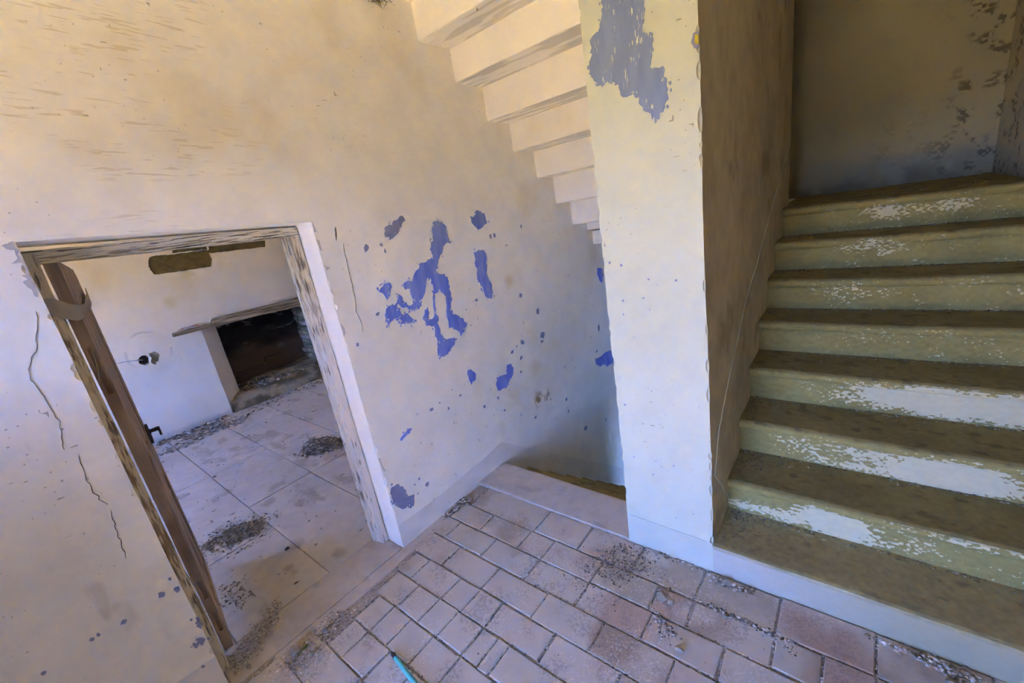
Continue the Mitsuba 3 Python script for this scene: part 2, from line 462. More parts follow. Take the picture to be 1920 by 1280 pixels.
def f_beam(p, n, uv):
    g = fbm(p.x * 50, p.y * 5, p.z * 60, 4)
    return mix(C(0.115, 0.095, 0.055), C(0.36, 0.31, 0.22), smoothstep(0.3, 0.75, g))


mat('mat_wall', f_wall, 0.92, f_bump, 0.004)
mat('mat_spine', f_spine, 0.92, f_bump, 0.004)
mat('mat_grimy', f_grimy, 0.95, f_bump, 0.006)
mat('mat_soffit', f_soffit, 0.92, f_bump, 0.004)
mat('mat_skirt', f_skirt, 0.85)
mat('mat_skirt_pale', lambda p, n, uv: C(0.485, 0.505, 0.435) * (0.94 + 0.12 * fbm(p.x * 9, p.y * 9, p.z * 9, 3)), 0.85)
mat('mat_blue', f_blue, 0.8)
mat('mat_greyblue', f_greyblue, 0.8)
mat('mat_step', f_step, 0.95, f_step_bump, 0.004)
mat('mat_tile_rose', f_tile((0.37, 0.275, 0.22)), 0.85, f_step_bump, 0.003)
mat('mat_tile_grey', f_tile((0.34, 0.295, 0.235)), 0.85, f_step_bump, 0.003)
mat('mat_tile_brown', f_tile((0.31, 0.245, 0.185)), 0.85, f_step_bump, 0.003)
mat('mat_bed', f_bed, 1.0)
mat('mat_slab', f_slab, 0.85, f_step_bump, 0.003)
mat('mat_screed', f_screed, 0.9)
mat('mat_room', f_room, 0.92, f_bump, 0.004)
mat('mat_soot', f_soot, 0.95)
mat('mat_rubble', f_rubble, 0.95, f_step_bump, 0.008)
mat('mat_brick', f_brick, 0.95)
mat('mat_frame', f_frame, 0.8)
mat('mat_head', f_head, 0.8)
mat('mat_leaf', f_leaf, 0.7)
mat('mat_beam', f_beam, 0.9)
mat('mat_crack', (0.13, 0.115, 0.105), 1.0)
mat('mat_chip', (0.48, 0.46, 0.47), 0.95)
mat('mat_iron', (0.035, 0.03, 0.028), 0.5)
mat('mat_teal', (0.075, 0.36, 0.34), 0.45, spec=0.5)
mat('mat_cable', (0.55, 0.55, 0.56), 0.5, spec=0.5)
mat('mat_grit', dict(type='mesh_attribute', name='vertex_color'), 0.95)
mat('mat_leafgreen', (0.09, 0.12, 0.03), 0.7)
mat('mat_yard', (0.75, 0.54, 0.12), 1.0)
mat('mat_plain', lambda p, n, uv: C(0.24, 0.215, 0.175) * (0.6 + 0.8 * fbm(p.x * 60, p.y * 60, p.z * 60, 3)), 0.95)
mat('mat_ochre', (0.42, 0.36, 0.05), 0.9)
mat('mat_mortar', f_rubble if False else (lambda p, n, uv: C(0.13, 0.11, 0.055) * (0.4 + 1.2 * fbm(p.x * 14, p.y * 14, p.z * 14, 4))), 0.95)
scene['mat_web'] = dict(type='twosided', bsdf=dict(type='diffuse', reflectance=dict(type='rgb', value=[0.36, 0.335, 0.29])))

# ------------------------------------------------------------------ surveyed outlines (metres)
PATCH = [[[-0.281,1.769],[-0.25,1.789],[-0.227,1.777],[-0.215,1.799],[-0.174,1.818],[-0.136,1.823],[-0.138,1.795],[-0.169,1.77],[-0.194,1.754],[-0.196,1.74],[-0.226,1.72],[-0.264,1.709],[-0.268,1.726],[-0.29,1.738]],[[0.055,1.759],[0.103,1.776],[0.14,1.754],[0.154,1.726],[0.162,1.672],[0.16,1.64],[0.127,1.629],[0.102,1.617],[0.085,1.582],[0.05,1.561],[0.031,1.522],[0.008,1.489],[0.043,1.46],[0.088,1.434],[0.094,1.4],[0.075,1.359],[0.088,1.322],[0.075,1.28],[0.053,1.24],[0.075,1.204],[0.116,1.178],[0.155,1.143],[0.164,1.102],[0.146,1.065],[0.097,1.051],[0.086,1.088],[0.041,1.125],[0.019,1.135],[0.025,1.179],[0.02,1.226],[0.041,1.323],[0.032,1.341],[0.009,1.364],[-0.002,1.377],[-0.036,1.353],[-0.065,1.25],[-0.052,1.224],[-0.057,1.181],[-0.059,1.136],[-0.044,1.085],[-0.008,1.061],[0.053,1.053],[0.062,1.041],[0.025,1.009],[-0.041,0.967],[-0.092,0.976],[-0.112,0.993],[-0.101,1.058],[-0.097,1.125],[-0.096,1.17],[-0.134,1.185],[-0.159,1.206],[-0.155,1.243],[-0.134,1.282],[-0.114,1.285],[-0.112,1.263],[-0.126,1.234],[-0.108,1.214],[-0.084,1.233],[-0.037,1.396],[-0.044,1.43],[-0.055,1.464],[-0.074,1.458],[-0.093,1.43],[-0.104,1.39],[-0.134,1.355],[-0.171,1.344],[-0.199,1.361],[-0.202,1.393],[-0.208,1.42],[-0.236,1.432],[-0.237,1.463],[-0.216,1.478],[-0.17,1.463],[-0.155,1.501],[-0.1,1.546],[-0.052,1.548],[-0.029,1.559],[0.005,1.579],[0.003,1.622],[0.013,1.656],[0.037,1.668]],[[0.361,1.548],[0.413,1.547],[0.455,1.538],[0.475,1.511],[0.461,1.459],[0.466,1.428],[0.443,1.39],[0.457,1.338],[0.476,1.303],[0.472,1.253],[0.46,1.206],[0.408,1.222],[0.389,1.236],[0.388,1.286],[0.365,1.334],[0.347,1.368],[0.351,1.415],[0.365,1.435],[0.342,1.458],[0.367,1.494]],[[0.384,1.771],[0.419,1.762],[0.464,1.803],[0.502,1.782],[0.526,1.769],[0.535,1.715],[0.487,1.692],[0.44,1.68],[0.409,1.707],[0.393,1.731]],[[-0.401,1.466],[-0.356,1.494],[-0.322,1.489],[-0.324,1.463],[-0.336,1.431],[-0.365,1.402],[-0.374,1.43]],[[-0.31,1.43],[-0.283,1.418],[-0.264,1.398],[-0.264,1.357],[-0.234,1.329],[-0.195,1.35],[-0.159,1.34],[-0.147,1.311],[-0.182,1.304],[-0.226,1.311],[-0.253,1.329],[-0.286,1.343],[-0.314,1.375],[-0.296,1.396]],[[-0.366,1.379],[-0.338,1.375],[-0.313,1.335],[-0.301,1.301],[-0.324,1.297],[-0.348,1.299],[-0.398,1.271],[-0.407,1.306],[-0.394,1.342]],[[-0.304,1.302],[-0.266,1.306],[-0.251,1.27],[-0.222,1.246],[-0.232,1.231],[-0.269,1.25],[-0.319,1.251],[-0.318,1.275]],[[0.101,0.809],[0.131,0.805],[0.165,0.757],[0.162,0.726],[0.108,0.707],[0.102,0.738],[0.096,0.779]],[[0.487,0.697],[0.53,0.699],[0.556,0.649],[0.538,0.606],[0.48,0.572],[0.446,0.537],[0.397,0.551],[0.347,0.552],[0.342,0.61],[0.371,0.646],[0.422,0.646],[0.471,0.633]],[[2.005,1.126],[2.092,1.096],[2.097,1.028],[2.064,0.961],[2.016,1.002],[1.98,1.061]],[[1.765,0.269],[1.894,0.25],[2.013,0.254],[2.116,0.233],[2.161,0.161],[2.126,0.094],[2.002,0.102],[1.933,0.158],[1.854,0.155],[1.788,0.204]],[[-0.505,0.63],[-0.476,0.642],[-0.427,0.655],[-0.415,0.645],[-0.461,0.628],[-0.495,0.619]],[[-0.643,0.386],[-0.615,0.394],[-0.597,0.393],[-0.586,0.374],[-0.587,0.362],[-0.56,0.355],[-0.56,0.33],[-0.561,0.303],[-0.555,0.28],[-0.535,0.273],[-0.51,0.259],[-0.516,0.235],[-0.531,0.198],[-0.555,0.194],[-0.572,0.221],[-0.613,0.224],[-0.622,0.25],[-0.643,0.283],[-0.65,0.306],[-0.648,0.327],[-0.649,0.355]],[[-1.623,0.32],[-1.604,0.33],[-1.586,0.317],[-1.578,0.303],[-1.589,0.293],[-1.606,0.293],[-1.618,0.306]],[[-1.575,0.42],[-1.569,0.409],[-1.574,0.375],[-1.577,0.354],[-1.583,0.366],[-1.581,0.398]]]
FLECK = [[-0.416,1.69,0.015,0.018],[-0.322,1.692,0.011,0.009],[-0.308,1.657,0.006,0.012],[-0.443,1.35,0.011,0.009],[-0.601,1.235,0.007,0.01],[0.55,1.619,0.01,0.017],[0.592,1.62,0.012,0.014],[0.299,1.234,0.014,0.01],[0.773,1.152,0.017,0.014],[0.96,0.978,0.018,0.023],[0.971,0.774,0.03,0.023],[0.952,0.727,0.02,0.011],[0.702,0.804,0.023,0.019],[0.57,0.772,0.017,0.011],[0.661,0.693,0.015,0.014],[0.632,0.799,0.009,0.007],[0.634,0.589,0.012,0.008],[1.912,0.552,0.019,0.036],[-0.248,0.691,0.014,0.009],[0.189,0.504,0.011,0.011],[0.338,0.502,0.012,0.012],[0.384,0.382,0.011,0.007],[0.723,0.157,0.014,0.012],[1.201,-0.02,0.012,0.017],[1.445,-0.319,0.032,0.021],[1.849,-0.437,0.015,0.016],[1.189,0.101,0.015,0.014],[1.817,0.334,0.018,0.012],[0.704,1.536,0.011,0.006],[0.907,1.646,0.011,0.013],[0.015,1.674,0.007,0.005],[-0.117,0.64,0.007,0.009],[-0.175,0.704,0.006,0.006],[-0.002,0.678,0.009,0.007],[-1.634,0.588,0.009,0.013],[-1.591,0.573,0.008,0.013],[-1.594,0.628,0.005,0.007],[-1.75,0.576,0.008,0.008],[-1.815,0.586,0.004,0.007],[-1.832,0.585,0.006,0.006],[-1.621,0.199,0.006,0.01],[-1.953,0.572,0.006,0.007],[-0.45,0.331,0.008,0.008],[-0.406,0.262,0.014,0.013],[-0.49,0.317,0.006,0.005]]
CRACK = [[[-1.601,1.679],[-1.613,1.648],[-1.62,1.621],[-1.631,1.596],[-1.636,1.568],[-1.662,1.537],[-1.676,1.501],[-1.675,1.464],[-1.665,1.423],[-1.669,1.375],[-1.662,1.334],[-1.671,1.293],[-1.683,1.24]],[[-1.662,1.207],[-1.668,1.155],[-1.67,1.102],[-1.667,1.067],[-1.662,1.034],[-1.652,1.006]],[[-1.653,0.978],[-1.659,0.948],[-1.661,0.903],[-1.667,0.852],[-1.672,0.793]],[[-0.551,1.812],[-0.554,1.794],[-0.56,1.773],[-0.562,1.75]],[[-0.532,1.733],[-0.539,1.676],[-0.54,1.627],[-0.538,1.576],[-0.545,1.517],[-0.547,1.461],[-0.56,1.397],[-0.551,1.351],[-0.552,1.287]]]
PIER = [[1.203,2.428],[1.352,2.37],[1.338,2.314],[1.342,2.276],[1.344,2.259],[1.368,2.25],[1.37,2.229],[1.364,2.188],[1.36,2.159],[1.377,2.145],[1.4,2.134],[1.407,2.104],[1.416,2.063],[1.414,2.03],[1.396,1.995],[1.36,1.969],[1.348,1.993],[1.323,2.019],[1.31,2.041],[1.312,2.066],[1.284,2.083],[1.26,2.078],[1.24,2.095],[1.232,2.124],[1.216,2.14],[1.196,2.149],[1.173,2.141],[1.152,2.151],[1.15,2.169],[1.125,2.182],[1.122,2.207],[1.136,2.245],[1.136,2.274],[1.135,2.298],[1.152,2.318],[1.178,2.325],[1.192,2.351]]
PIERB = [[1.503,2.204],[1.517,2.206],[1.52,2.2],[1.519,2.158],[1.504,2.159],[1.498,2.175]]
FL = {"thr1":[[-0.319,-1.253],[-0.266,-1.248],[-0.152,-1.344],[-0.084,-1.448],[-0.063,-1.546],[-0.172,-1.537],[-0.259,-1.408]],"thr2":[[0.019,-1.073],[0.003,-1.152],[0.017,-1.242],[0.005,-1.365],[0.001,-1.457],[-0.01,-1.548],[0.251,-1.403],[0.245,-1.305],[0.216,-1.226],[0.156,-1.22],[0.133,-1.124],[0.116,-1.079]],"pile":[[0.968,-0.307],[1.009,-0.127],[1.082,-0.024],[1.229,-0.066],[1.275,-0.116],[1.228,-0.231],[1.183,-0.308],[1.07,-0.304]],"joint":[[1.455,-0.174],[1.546,-0.177],[1.69,-0.178],[1.803,-0.177],[1.866,-0.19],[1.862,-0.233],[1.828,-0.23],[1.734,-0.206],[1.574,-0.205]],"joint2":[[1.841,-0.193],[1.879,-0.23],[1.874,-0.268],[1.821,-0.242]],"heap":[[2.071,-0.028],[2.184,-0.019],[2.32,-0.013],[2.381,-0.026],[2.311,-0.1],[2.275,-0.072],[2.21,-0.048],[2.154,-0.045]],"kerb1":[[1.528,-0.019],[1.597,-0.026],[1.691,-0.014],[1.696,-0.043],[1.627,-0.061],[1.528,-0.066]],"corner":[[0.003,-0.352],[-0.021,-0.233],[-0.002,-0.151],[0.078,-0.141],[0.081,-0.284],[0.062,-0.36]],"fpile":[[-1.885,-0.379],[-2.003,-0.25],[-1.909,-0.137],[-1.697,-0.089],[-1.574,-0.176],[-1.627,-0.312],[-1.725,-0.411]],"fstrip":[[-3.454,-1.125],[-3.654,-0.966],[-3.778,-0.709],[-3.732,-0.448],[-3.483,-0.254],[-3.289,-0.369],[-3.348,-0.646],[-3.333,-0.875],[-3.317,-1.064]],"mound":[[-1.23,-1.366],[-1.29,-1.272],[-1.288,-1.141],[-1.197,-1.034],[-1.111,-1.007],[-1.009,-1.077],[-1.041,-1.175],[-1.103,-1.311]],"fshadow":[[-0.722,-1.411],[-0.699,-1.336],[-0.521,-1.314],[-0.443,-1.381],[-0.583,-1.427]],"t2":[[1.361,-0.346],[1.417,-0.341],[1.477,-0.388],[1.431,-0.443]]}

# ------------------------------------------------------------------ the survey of the house
X1, X2, X3 = 1.106, 1.520, 2.651      # spine wall between x = X1 and X2; right wall
YE, YB = 2.230, 3.005                 # end of the spine wall, back wall
H1, RISE, GO, Y2, NOSE = 0.148, 0.1904, 0.2687, 0.2597, 0.0344
YF = -3.40                            # inner face of the front wall, which holds the house door
YD0, YD1 = -1.575, -0.661             # side door in the left wall
XR = -3.80                            # far wall of the room behind it
CEIL = 3.30

# ------------------------------------------------------------------ walls, ceilings
door_hole = prism([(YD0, -0.2), (YD1, -0.2), (YD1, 1.850), (YD0, 1.892)], 0, -0.5, 0.5)
wl = box(-0.24, 0.0, YF - 0.5, YB + 0.3, -1.9, CEIL + 0.05) - door_hole
for k in range(34):   # knocked edges of the door opening
    z = rng.uniform(0.0, 1.85)
    y = YD0 if k % 2 else YD1
    r = rng.uniform(0.006, 0.016)
    wl = wl - Manifold.sphere(r, 10).scale([1, 1, rng.uniform(1, 2.5)]).translate([r * 0.35, y, z])
put('wall_left', built(wl, 0.06), 'mat_wall', smooth=30, kind='structure', label='cream and pale lilac limewashed wall with the doorway and flaked blue patches')
for i, p in enumerate(PATCH):
    bm = 'mat_greyblue' if i in (0, 13, 14, 15) else 'mat_blue'
    put('paint_patch', flat_shape(flaked(p, i, {1: 130, 2: 34, 5: 40, 6: 34, 7: 34}.get(i, 14), 0.008 if i in (1, 2, 5, 6, 7) else 0.0055), 0, 0.0), bm, 'wall_left', smooth=False)
fl = []
for i, (y, z, a, b) in enumerate(FLECK):
    t = np.arange(9) * 2 * np.pi / 9
    rr = 0.7 + 0.6 * rng.random(9)
    fl.append(np.c_[y + a * rr * np.cos(t), z + b * rr * np.sin(t)])
for k in range(60):
    y, z = rng.uniform(-0.5, 2.0), rng.uniform(-0.1, 1.3)
    t = np.arange(6) * 2 * np.pi / 6
    rr = 0.5 + 0.8 * rng.random(6)
    s = rng.uniform(0.002, 0.005)
    fl.append(np.c_[y + s * rr * np.cos(t), z + s * 1.3 * rr * np.sin(t)])
put('paint_fleck', slabs(fl, 0, 0.0), 'mat_greyblue', 'wall_left', smooth=False, kind='stuff')
for i, c in enumerate(CRACK):
    put('crack', slabs([ribbon(c, (0.0007, 0.0013, 0.0008, 0.0035, 0.0005)[i], i)], 0, 0.0, 0.002), 'mat_crack', 'wall_left', smooth=False)
CHIPS = [[[-1.607, 1.887], [-1.599, 1.89], [-1.59, 1.890], [-1.579, 1.895], [-1.577, 1.86], [-1.577, 1.736], [-1.580, 1.722], [-1.588, 1.727], [-1.588, 1.753], [-1.597, 1.766], [-1.597, 1.777], [-1.584, 1.78], [-1.593, 1.792], [-1.582, 1.797], [-1.582, 1.826], [-1.600, 1.835], [-1.587, 1.843], [-1.584, 1.856], [-1.584, 1.869], [-1.592, 1.873], [-1.601, 1.877]],
         [[-0.652, 1.845], [-0.647, 1.815], [-0.646, 1.801], [-0.658, 1.805], [-0.658, 1.826]], [[-0.658, 1.772], [-0.647, 1.765], [-0.649, 1.728], [-0.648, 1.714], [-0.656, 1.72], [-0.658, 1.749]], [[-0.655, 1.692], [-0.643, 1.68], [-0.655, 1.649], [-0.629, 1.633], [-0.650, 1.625], [-0.656, 1.661]],
         [[-0.657, 1.532], [-0.650, 1.534], [-0.654, 1.51], [-0.647, 1.498], [-0.657, 1.512]], [[-0.655, 1.363], [-0.646, 1.339], [-0.647, 1.308], [-0.658, 1.297], [-0.658, 1.343]], [[-0.657, 0.596], [-0.648, 0.59], [-0.646, 0.539], [-0.640, 0.508], [-0.648, 0.509], [-0.657, 0.555]]]
for i, p in enumerate(CHIPS):
    put('chipped_edge', slabs([ragged(p, 0.003, 0.005, 80 + i)], 0, 0.0, 0.002), 'mat_chip', 'wall_left', smooth=False)
# painted skirting band: along the floor, then down with the cellar stairs
sk = [(-2.6, -0.05), (YD0, -0.05), (YD0, 0.200), (-1.70, 0.211), (-2.6, 0.22)]
sk2 = [(YD1, -0.05), (0.29, -0.05), (2.6, -1.75), (2.6, -1.55), (0.285, 0.170), (0.10, 0.150), (-0.30, 0.132), (-0.487, 0.138), (YD1, 0.150)]
put('skirting_band', slabs([sk, ragged(sk2, 0.001, 0.03)], 0, 0.0, 0.0018), 'mat_skirt', 'wall_left', smooth=False, label='faint grey painted skirting band')

sp = box(X1, X2, 0.0, YE, -1.9, CEIL + 0.05)
for k in range(90):   # chipped arrises
    z = rng.uniform(0.15, 2.7)
    x, y = ((X2, 0.0), (X1, 0.0), (X2, YE))[k % 3]
    r = rng.uniform(0.004, 0.013)
    sp = sp - Manifold.sphere(r, 10).scale([1, 1, rng.uniform(1, 3.5)]).translate([x, y, z])
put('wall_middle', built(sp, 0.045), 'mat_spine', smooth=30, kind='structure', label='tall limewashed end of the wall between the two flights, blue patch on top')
put('paint_patch', flat_shape(flaked(PIER, 40, 60, 0.006, 0.005), 1, 0.0), 'mat_blue', 'wall_middle', smooth=False, label='large blue patch where the limewash has flaked')
put('paint_patch', slabs([ragged(PIERB, 0.002, 0.004, 41)], 1, 0.0), 'mat_greyblue', 'wall_middle', smooth=False)
put('paint_patch', slabs([ragged([(1.508, 2.197), (1.5205, 2.195), (1.5195, 2.166), (1.507, 2.17)], 0.001, 0.004, 42)], 1, 0.0, 0.0035), 'mat_ochre', 'wall_middle', smooth=False, label='small mustard yellow flake at the edge')
put('skirting_band', slabs([[(X1 + 0.004, -0.03), (X2 - 0.002, -0.03), (X2 - 0.002, 0.160), (1.30, 0.168), (X1 + 0.004, 0.172)]], 1, 0.0, 0.0018), 'mat_skirt_pale', 'wall_middle', smooth=False)
pf = []
for k in range(16):
    x, z = rng.uniform(X1 + 0.02, X2 - 0.02), rng.uniform(0.2, 1.5)
    t = np.arange(7) * 2 * np.pi / 7
    s = rng.uniform(0.002, 0.006)
    rr = 0.5 + 0.8 * rng.random(7)
    pf.append(np.c_[x + s * rr * np.cos(t), z + s * 1.2 * rr * np.sin(t)])
put('paint_fleck', slabs(pf, 1, 0.0), 'mat_greyblue', 'wall_middle', smooth=False, kind='stuff')
put('plaster_layer', slabs([ragged([(0.05, 0.50), (0.113, 0.671), (0.40, 0.90), (0.732, 1.131), (1.307, 1.444), (1.72, 1.66), (2.2, 1.90), (2.2, 1.40), (1.9, 1.30), (0.3, 0.20)], 0.006, 0.02, 5)], 0, X2, 0.0032), 'mat_spine', 'wall_middle', smooth=False, label='lower coat of plaster ending in a slanting edge')

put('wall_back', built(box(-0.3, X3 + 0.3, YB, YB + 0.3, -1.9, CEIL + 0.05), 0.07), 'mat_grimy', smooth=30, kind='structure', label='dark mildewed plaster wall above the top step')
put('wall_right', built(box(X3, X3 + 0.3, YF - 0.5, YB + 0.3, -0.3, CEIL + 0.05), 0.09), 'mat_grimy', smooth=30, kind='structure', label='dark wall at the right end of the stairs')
fr = box(-0.24, X3 + 0.3, YF - 0.45, YF, -0.3, CEIL + 0.05) - box(0.6, 1.8, YF - 1, YF + 1, -0.02, 2.2)
put('wall_front', built(fr, 0.1), 'mat_wall', smooth=30, kind='structure', label='wall with the open house door')
put('door_2', rough_board(box(0.6 - 0.045, 0.6 - 0.005, YF + 0.005, YF + 1.12, 0.02, 1.52), 0.08, 0.002, 9), 'mat_chip', smooth=30, kind='structure', label='open leaf of the house door')
put('yard', built(box(-14, 14, YF - 0.45 - 4.5, YF - 0.40, -0.5, -0.03), 1.0, False), 'mat_yard', smooth=30, kind='structure', label='sunlit yard of dry straw before the house')
put('ceiling', built(box(-4.8, X3 + 0.3, YF - 0.7, YB + 0.3, CEIL, CEIL + 0.25), 0.25), 'mat_soffit', smooth=30, kind='structure', label='limewashed ceiling')

# ------------------------------------------------------------------ the hall's floor: terracotta tiles in rows
fb = box(-0.24, X3 + 0.2, YF - 0.45, 0.0, -1.95, -0.010)
put('floor', built(fb, 0.12, False), 'mat_bed', smooth=30, kind='structure', label='terracotta tile floor with gritty joints')
ROWS = [0.0, -0.193, -0.340, -0.4865, -0.640, -0.785, -0.935, -1.085, -1.232]
while ROWS[-1] > YF - 0.4:
    ROWS.append(ROWS[-1] - 0.149)
CUTS = {0: [0.10, 0.604, 0.891, 1.19, 1.489, 1.792, 2.098, 2.40, X3], 1: [0.06, 0.312, 0.595, 0.758, 1.046, 1.335, 1.493, 1.797, 1.950, 2.10, 2.40, X3],
        2: [0.05, 0.16, 0.455, 0.755, 1.048, 1.355, 1.648, 1.95, 2.25, 2.55, X3], 3: [0.05, 0.305, 0.60, 0.909, 1.200, 1.500, 1.80, 2.10, 2.40, X3],
        4: [0.10, 0.22, 0.462, 0.604, 0.750, 1.048, 1.348, 1.65, 1.95, 2.25, 2.55, X3], 5: [0.12, 0.30, 0.46, 0.592, 0.752, 0.845, 0.905, 1.20, 1.50, 1.80, 2.10, 2.40, X3],
        6: [0.16, 0.29, 0.42, 0.580, 0.755, 0.94, 1.05, 1.35, 1.65, 1.95, 2.25, 2.55, X3], 7: [0.17, 0.29, 0.46, 0.62, 0.75, 0.90, 1.20, 1.50, 1.80, 2.10, 2.40, X3]}
TM = ('mat_tile_rose', 'mat_tile_grey', 'mat_tile_brown')


def tile(x0, x1, y0, y1, top, g, r=0.004):
    c = [(x0 + g, y0 + g), (x1 - g, y0 + g), (x1 - g, y1 - g), (x0 + g, y1 - g)]
    c = np.array(c) + rng.uniform(-0.0025, 0.0025, (4, 2))
    def ring(inset, z):
        m = c.mean(0)
        return np.c_[c + np.sign(m - c) * inset, np.full(4, z)]
    tilt = rng.uniform(-0.0015, 0.0015, 4)
    a, b, t = ring(0, -0.03), ring(0, top - r), ring(r, top)
    b[:, 2] += tilt
    t[:, 2] += tilt
    v = np.vstack([a, b, t])
    f = []
    for s in (0, 4):
        for k in range(4):
            j = (k + 1) % 4
            f += [[s + k, s + j, s + 4 + j], [s + k, s + 4 + j, s + 4 + k]]
    f += [[8, 9, 10], [8, 10, 11]]
    return v, np.array(f)


for i, (ya, yb) in enumerate(zip(ROWS[1:], ROWS[:-1])):
    cuts = CUTS.get(i) or [0.02] + [c for c in np.arange(0.15 * (i % 2) + 0.15, X3, 0.30)] + [X3]
    for x0, x1 in zip(cuts[:-1], cuts[1:]):
        if x1 - x0 < 0.05:
            continue
        k = int(rng.choice(3, p=(0.36, 0.38, 0.26)))
        put('tile', tile(x0, x1, ya, yb, rng.uniform(-0.003, 0.003), rng.uniform(0.002, 0.0062)), TM[k], 'floor', smooth=False)
put('threshold_slab', built(box(-0.235, -0.006, YD0 + 0.01, YD1 - 0.01, -0.05, -0.001), 0.05, False), 'mat_slab', 'floor', smooth=30, label='worn stone threshold of the doorway')
put('kerb_slab', built(box(0.0, 0.075, -1.40, -0.36, -0.05, -0.002), 0.05, False), 'mat_slab', 'floor', smooth=30)

# ------------------------------------------------------------------ stairs up, on the right
def riser_y(k):
    return 0.0 if k == 1 else Y2 + (k - 2) * GO


def step_profile(y, z, yend, zlow, first=False):
    """(y, z): nosing; a rounded nose over a set-back riser."""
    if first:
        return [(y, zlow), (y, z - 0.020), (y + 0.006, z - 0.006), (y + 0.020, z), (yend, z), (yend, zlow)]
    out = [(y + NOSE, zlow), (y + NOSE, z - 0.062), (y + NOSE - 0.006, z - 0.054)]
    for a in np.linspace(-80, 80, 9):
        out.append((y + 0.022 - 0.022 * math.cos(math.radians(a)), z - 0.026 + 0.026 * math.sin(math.radians(a))))
    return out + [(y + 0.03, z), (yend, z), (yend, zlow)]


for k in range(1, 9):
    y, z = riser_y(k), H1 + (k - 1) * RISE
    yend = YB + 0.02 if k == 8 else riser_y(k + 1) + NOSE + 0.03
    zlow = -0.05 if k == 1 else z - RISE - 0.02
    x0 = X2 - 0.02
    m = prism(step_profile(y, z, yend, zlow, k == 1), 0, x0, X3 + 0.02)
    v, f = built(m, 0.045)
    wear = np.exp(-((v[:, 0] - 2.15) / 0.35) ** 2) * (v[:, 2] > z - 0.05) * np.clip(1 - (v[:, 1] - y) / 0.12, 0, 1) * (k > 1)
    v[:, 2] -= 0.006 * wear
    put('step' if k < 8 else 'landing', (v, f), 'mat_step', 'staircase', smooth=40, label='lowest step, kerb-like with a white front' if k == 1 else 'broad top step before the dark wall' if k == 8 else None)
tag('staircase', 'dusty masonry staircase with rounded nosings climbing beside the middle wall', 'staircase')

# ------------------------------------------------------------------ the flight above, seen from below
SOF = [(-0.50, 3.285), (-0.26, 3.10), (-0.020, 2.905), (0.225, 2.722), (0.466, 2.545), (0.710, 2.345), (0.945, 2.159), (1.195, 1.972), (1.418, 1.765), (1.632, 1.572), (1.886, 1.495), (1.972, 1.350), (YB + 0.02, 1.350)]
for i, ((y, z), (yn, zn)) in enumerate(zip(SOF[:-1], SOF[1:])):
    top = min(CEIL + 0.02, z + 0.30) if i < 11 else H1 + 7 * RISE - 0.004
    x1 = X1 + 0.02
    if i == 11:
        x1 = X3 + 0.02
    c = CrossSection([[(y, z), (yn + 0.01, z), (yn + 0.01, top), (y, top)]], FillRule.NonZero)
    r = 0.012
    m = prism([(y + r * 0.3, z + r * 0.3), (y + r, z), (yn + 0.015, z + 0.001), (yn + 0.015, top), (y, top), (y, z + r)], 0, -0.02, x1)
    if i == 11:   # the half landing: behind the spine wall it runs across to the right wall
        m = m - box(X1 + 0.01, X2 - 0.0, 1.0, YE - 0.01, 1.0, 2.0)
        m = m - box(X2 - 0.001, 4.0, 1.0, YE + 0.0, 1.0, 2.0)
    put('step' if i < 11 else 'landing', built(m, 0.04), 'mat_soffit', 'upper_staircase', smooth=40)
tag('upper_staircase', 'pale stepped underside of the upper flight along the left wall', 'staircase')

# ------------------------------------------------------------------ stairs down to the cellar
put('floor_cellar', built(box(-0.3, X3 + 0.3, -0.1, YB + 0.3, -2.1, -1.85), 0.3), 'mat_grimy', smooth=30, kind='structure', label='dark floor of the cellar stairwell')
put('landing_slab', built(prism([(0.0, -0.06), (0.0, 0.006), (0.006, 0.010), (0.262, 0.010), (0.279, 0.002), (0.282, -0.012), (0.278, -0.032), (0.262, -0.036), (0.262, -0.06)], 0, -0.01, X1 + 0.01), 0.05), 'mat_slab', 'cellar_stairs', smooth=40, label='pale smooth slab at the head of the cellar stairs')
for k in range(1, 9):
    y, z = 0.262 + (k - 1) * 0.25, -0.195 * k
    put('step', built(box(-0.01, X1 + 0.01, y - 0.25 if k > 1 else 0.0, y + 0.28, z - 0.22, z), 0.08), 'mat_step', 'cellar_stairs', smooth=40)
tag('cellar_stairs', 'stone cellar stairs going down behind the pale landing slab', 'staircase')

# ------------------------------------------------------------------ the room behind the door
put('floor_room', built(box(-4.8, -0.235, -3.0, 3.0, -0.25, -0.012), 0.3, False), 'mat_bed', smooth=30, kind='structure', label='pale dusty screed floor of the room behind the door')
ys = [-3.0, -2.45, -1.965, -1.48, -1.0, -0.52, -0.03, 0.45, 0.94, 1.43, 1.92, 2.41, 3.0]
for i, (a, b) in enumerate(zip(ys[:-1], ys[1:])):
    cuts = [XR + 0.0, *(np.array([-3.05, -2.2, -1.42, -0.75]) + (0.0 if i % 2 else 0.33)), -0.235]
    if i in (3, 4):
        cuts = [XR + 0.0, -2.3, -1.42 if i == 4 else -1.0, -0.235]
    for x0, x1 in zip(cuts[:-1], cuts[1:]):
        put('paving_slab', tile(x0, x1, a, b, 0.0, 0.003, 0.003), 'mat_screed', 'floor_room', smooth=False)
wr = box(XR - 0.9, XR, -3.0, 3.0, -0.1, CEIL + 0.02)
wr = wr - prism([(XR + 0.1, -0.43), (XR, -0.33), (XR - 0.26, -0.115), (XR - 0.62, -0.10), (XR - 0.66, 0.97), (XR + 0.1, 0.975)], 2, -0.05, 1.052)
wr = wr - box(XR - 0.62, XR - 0.12, -0.10, 0.96, 1.0, 2.6)                       # the flue
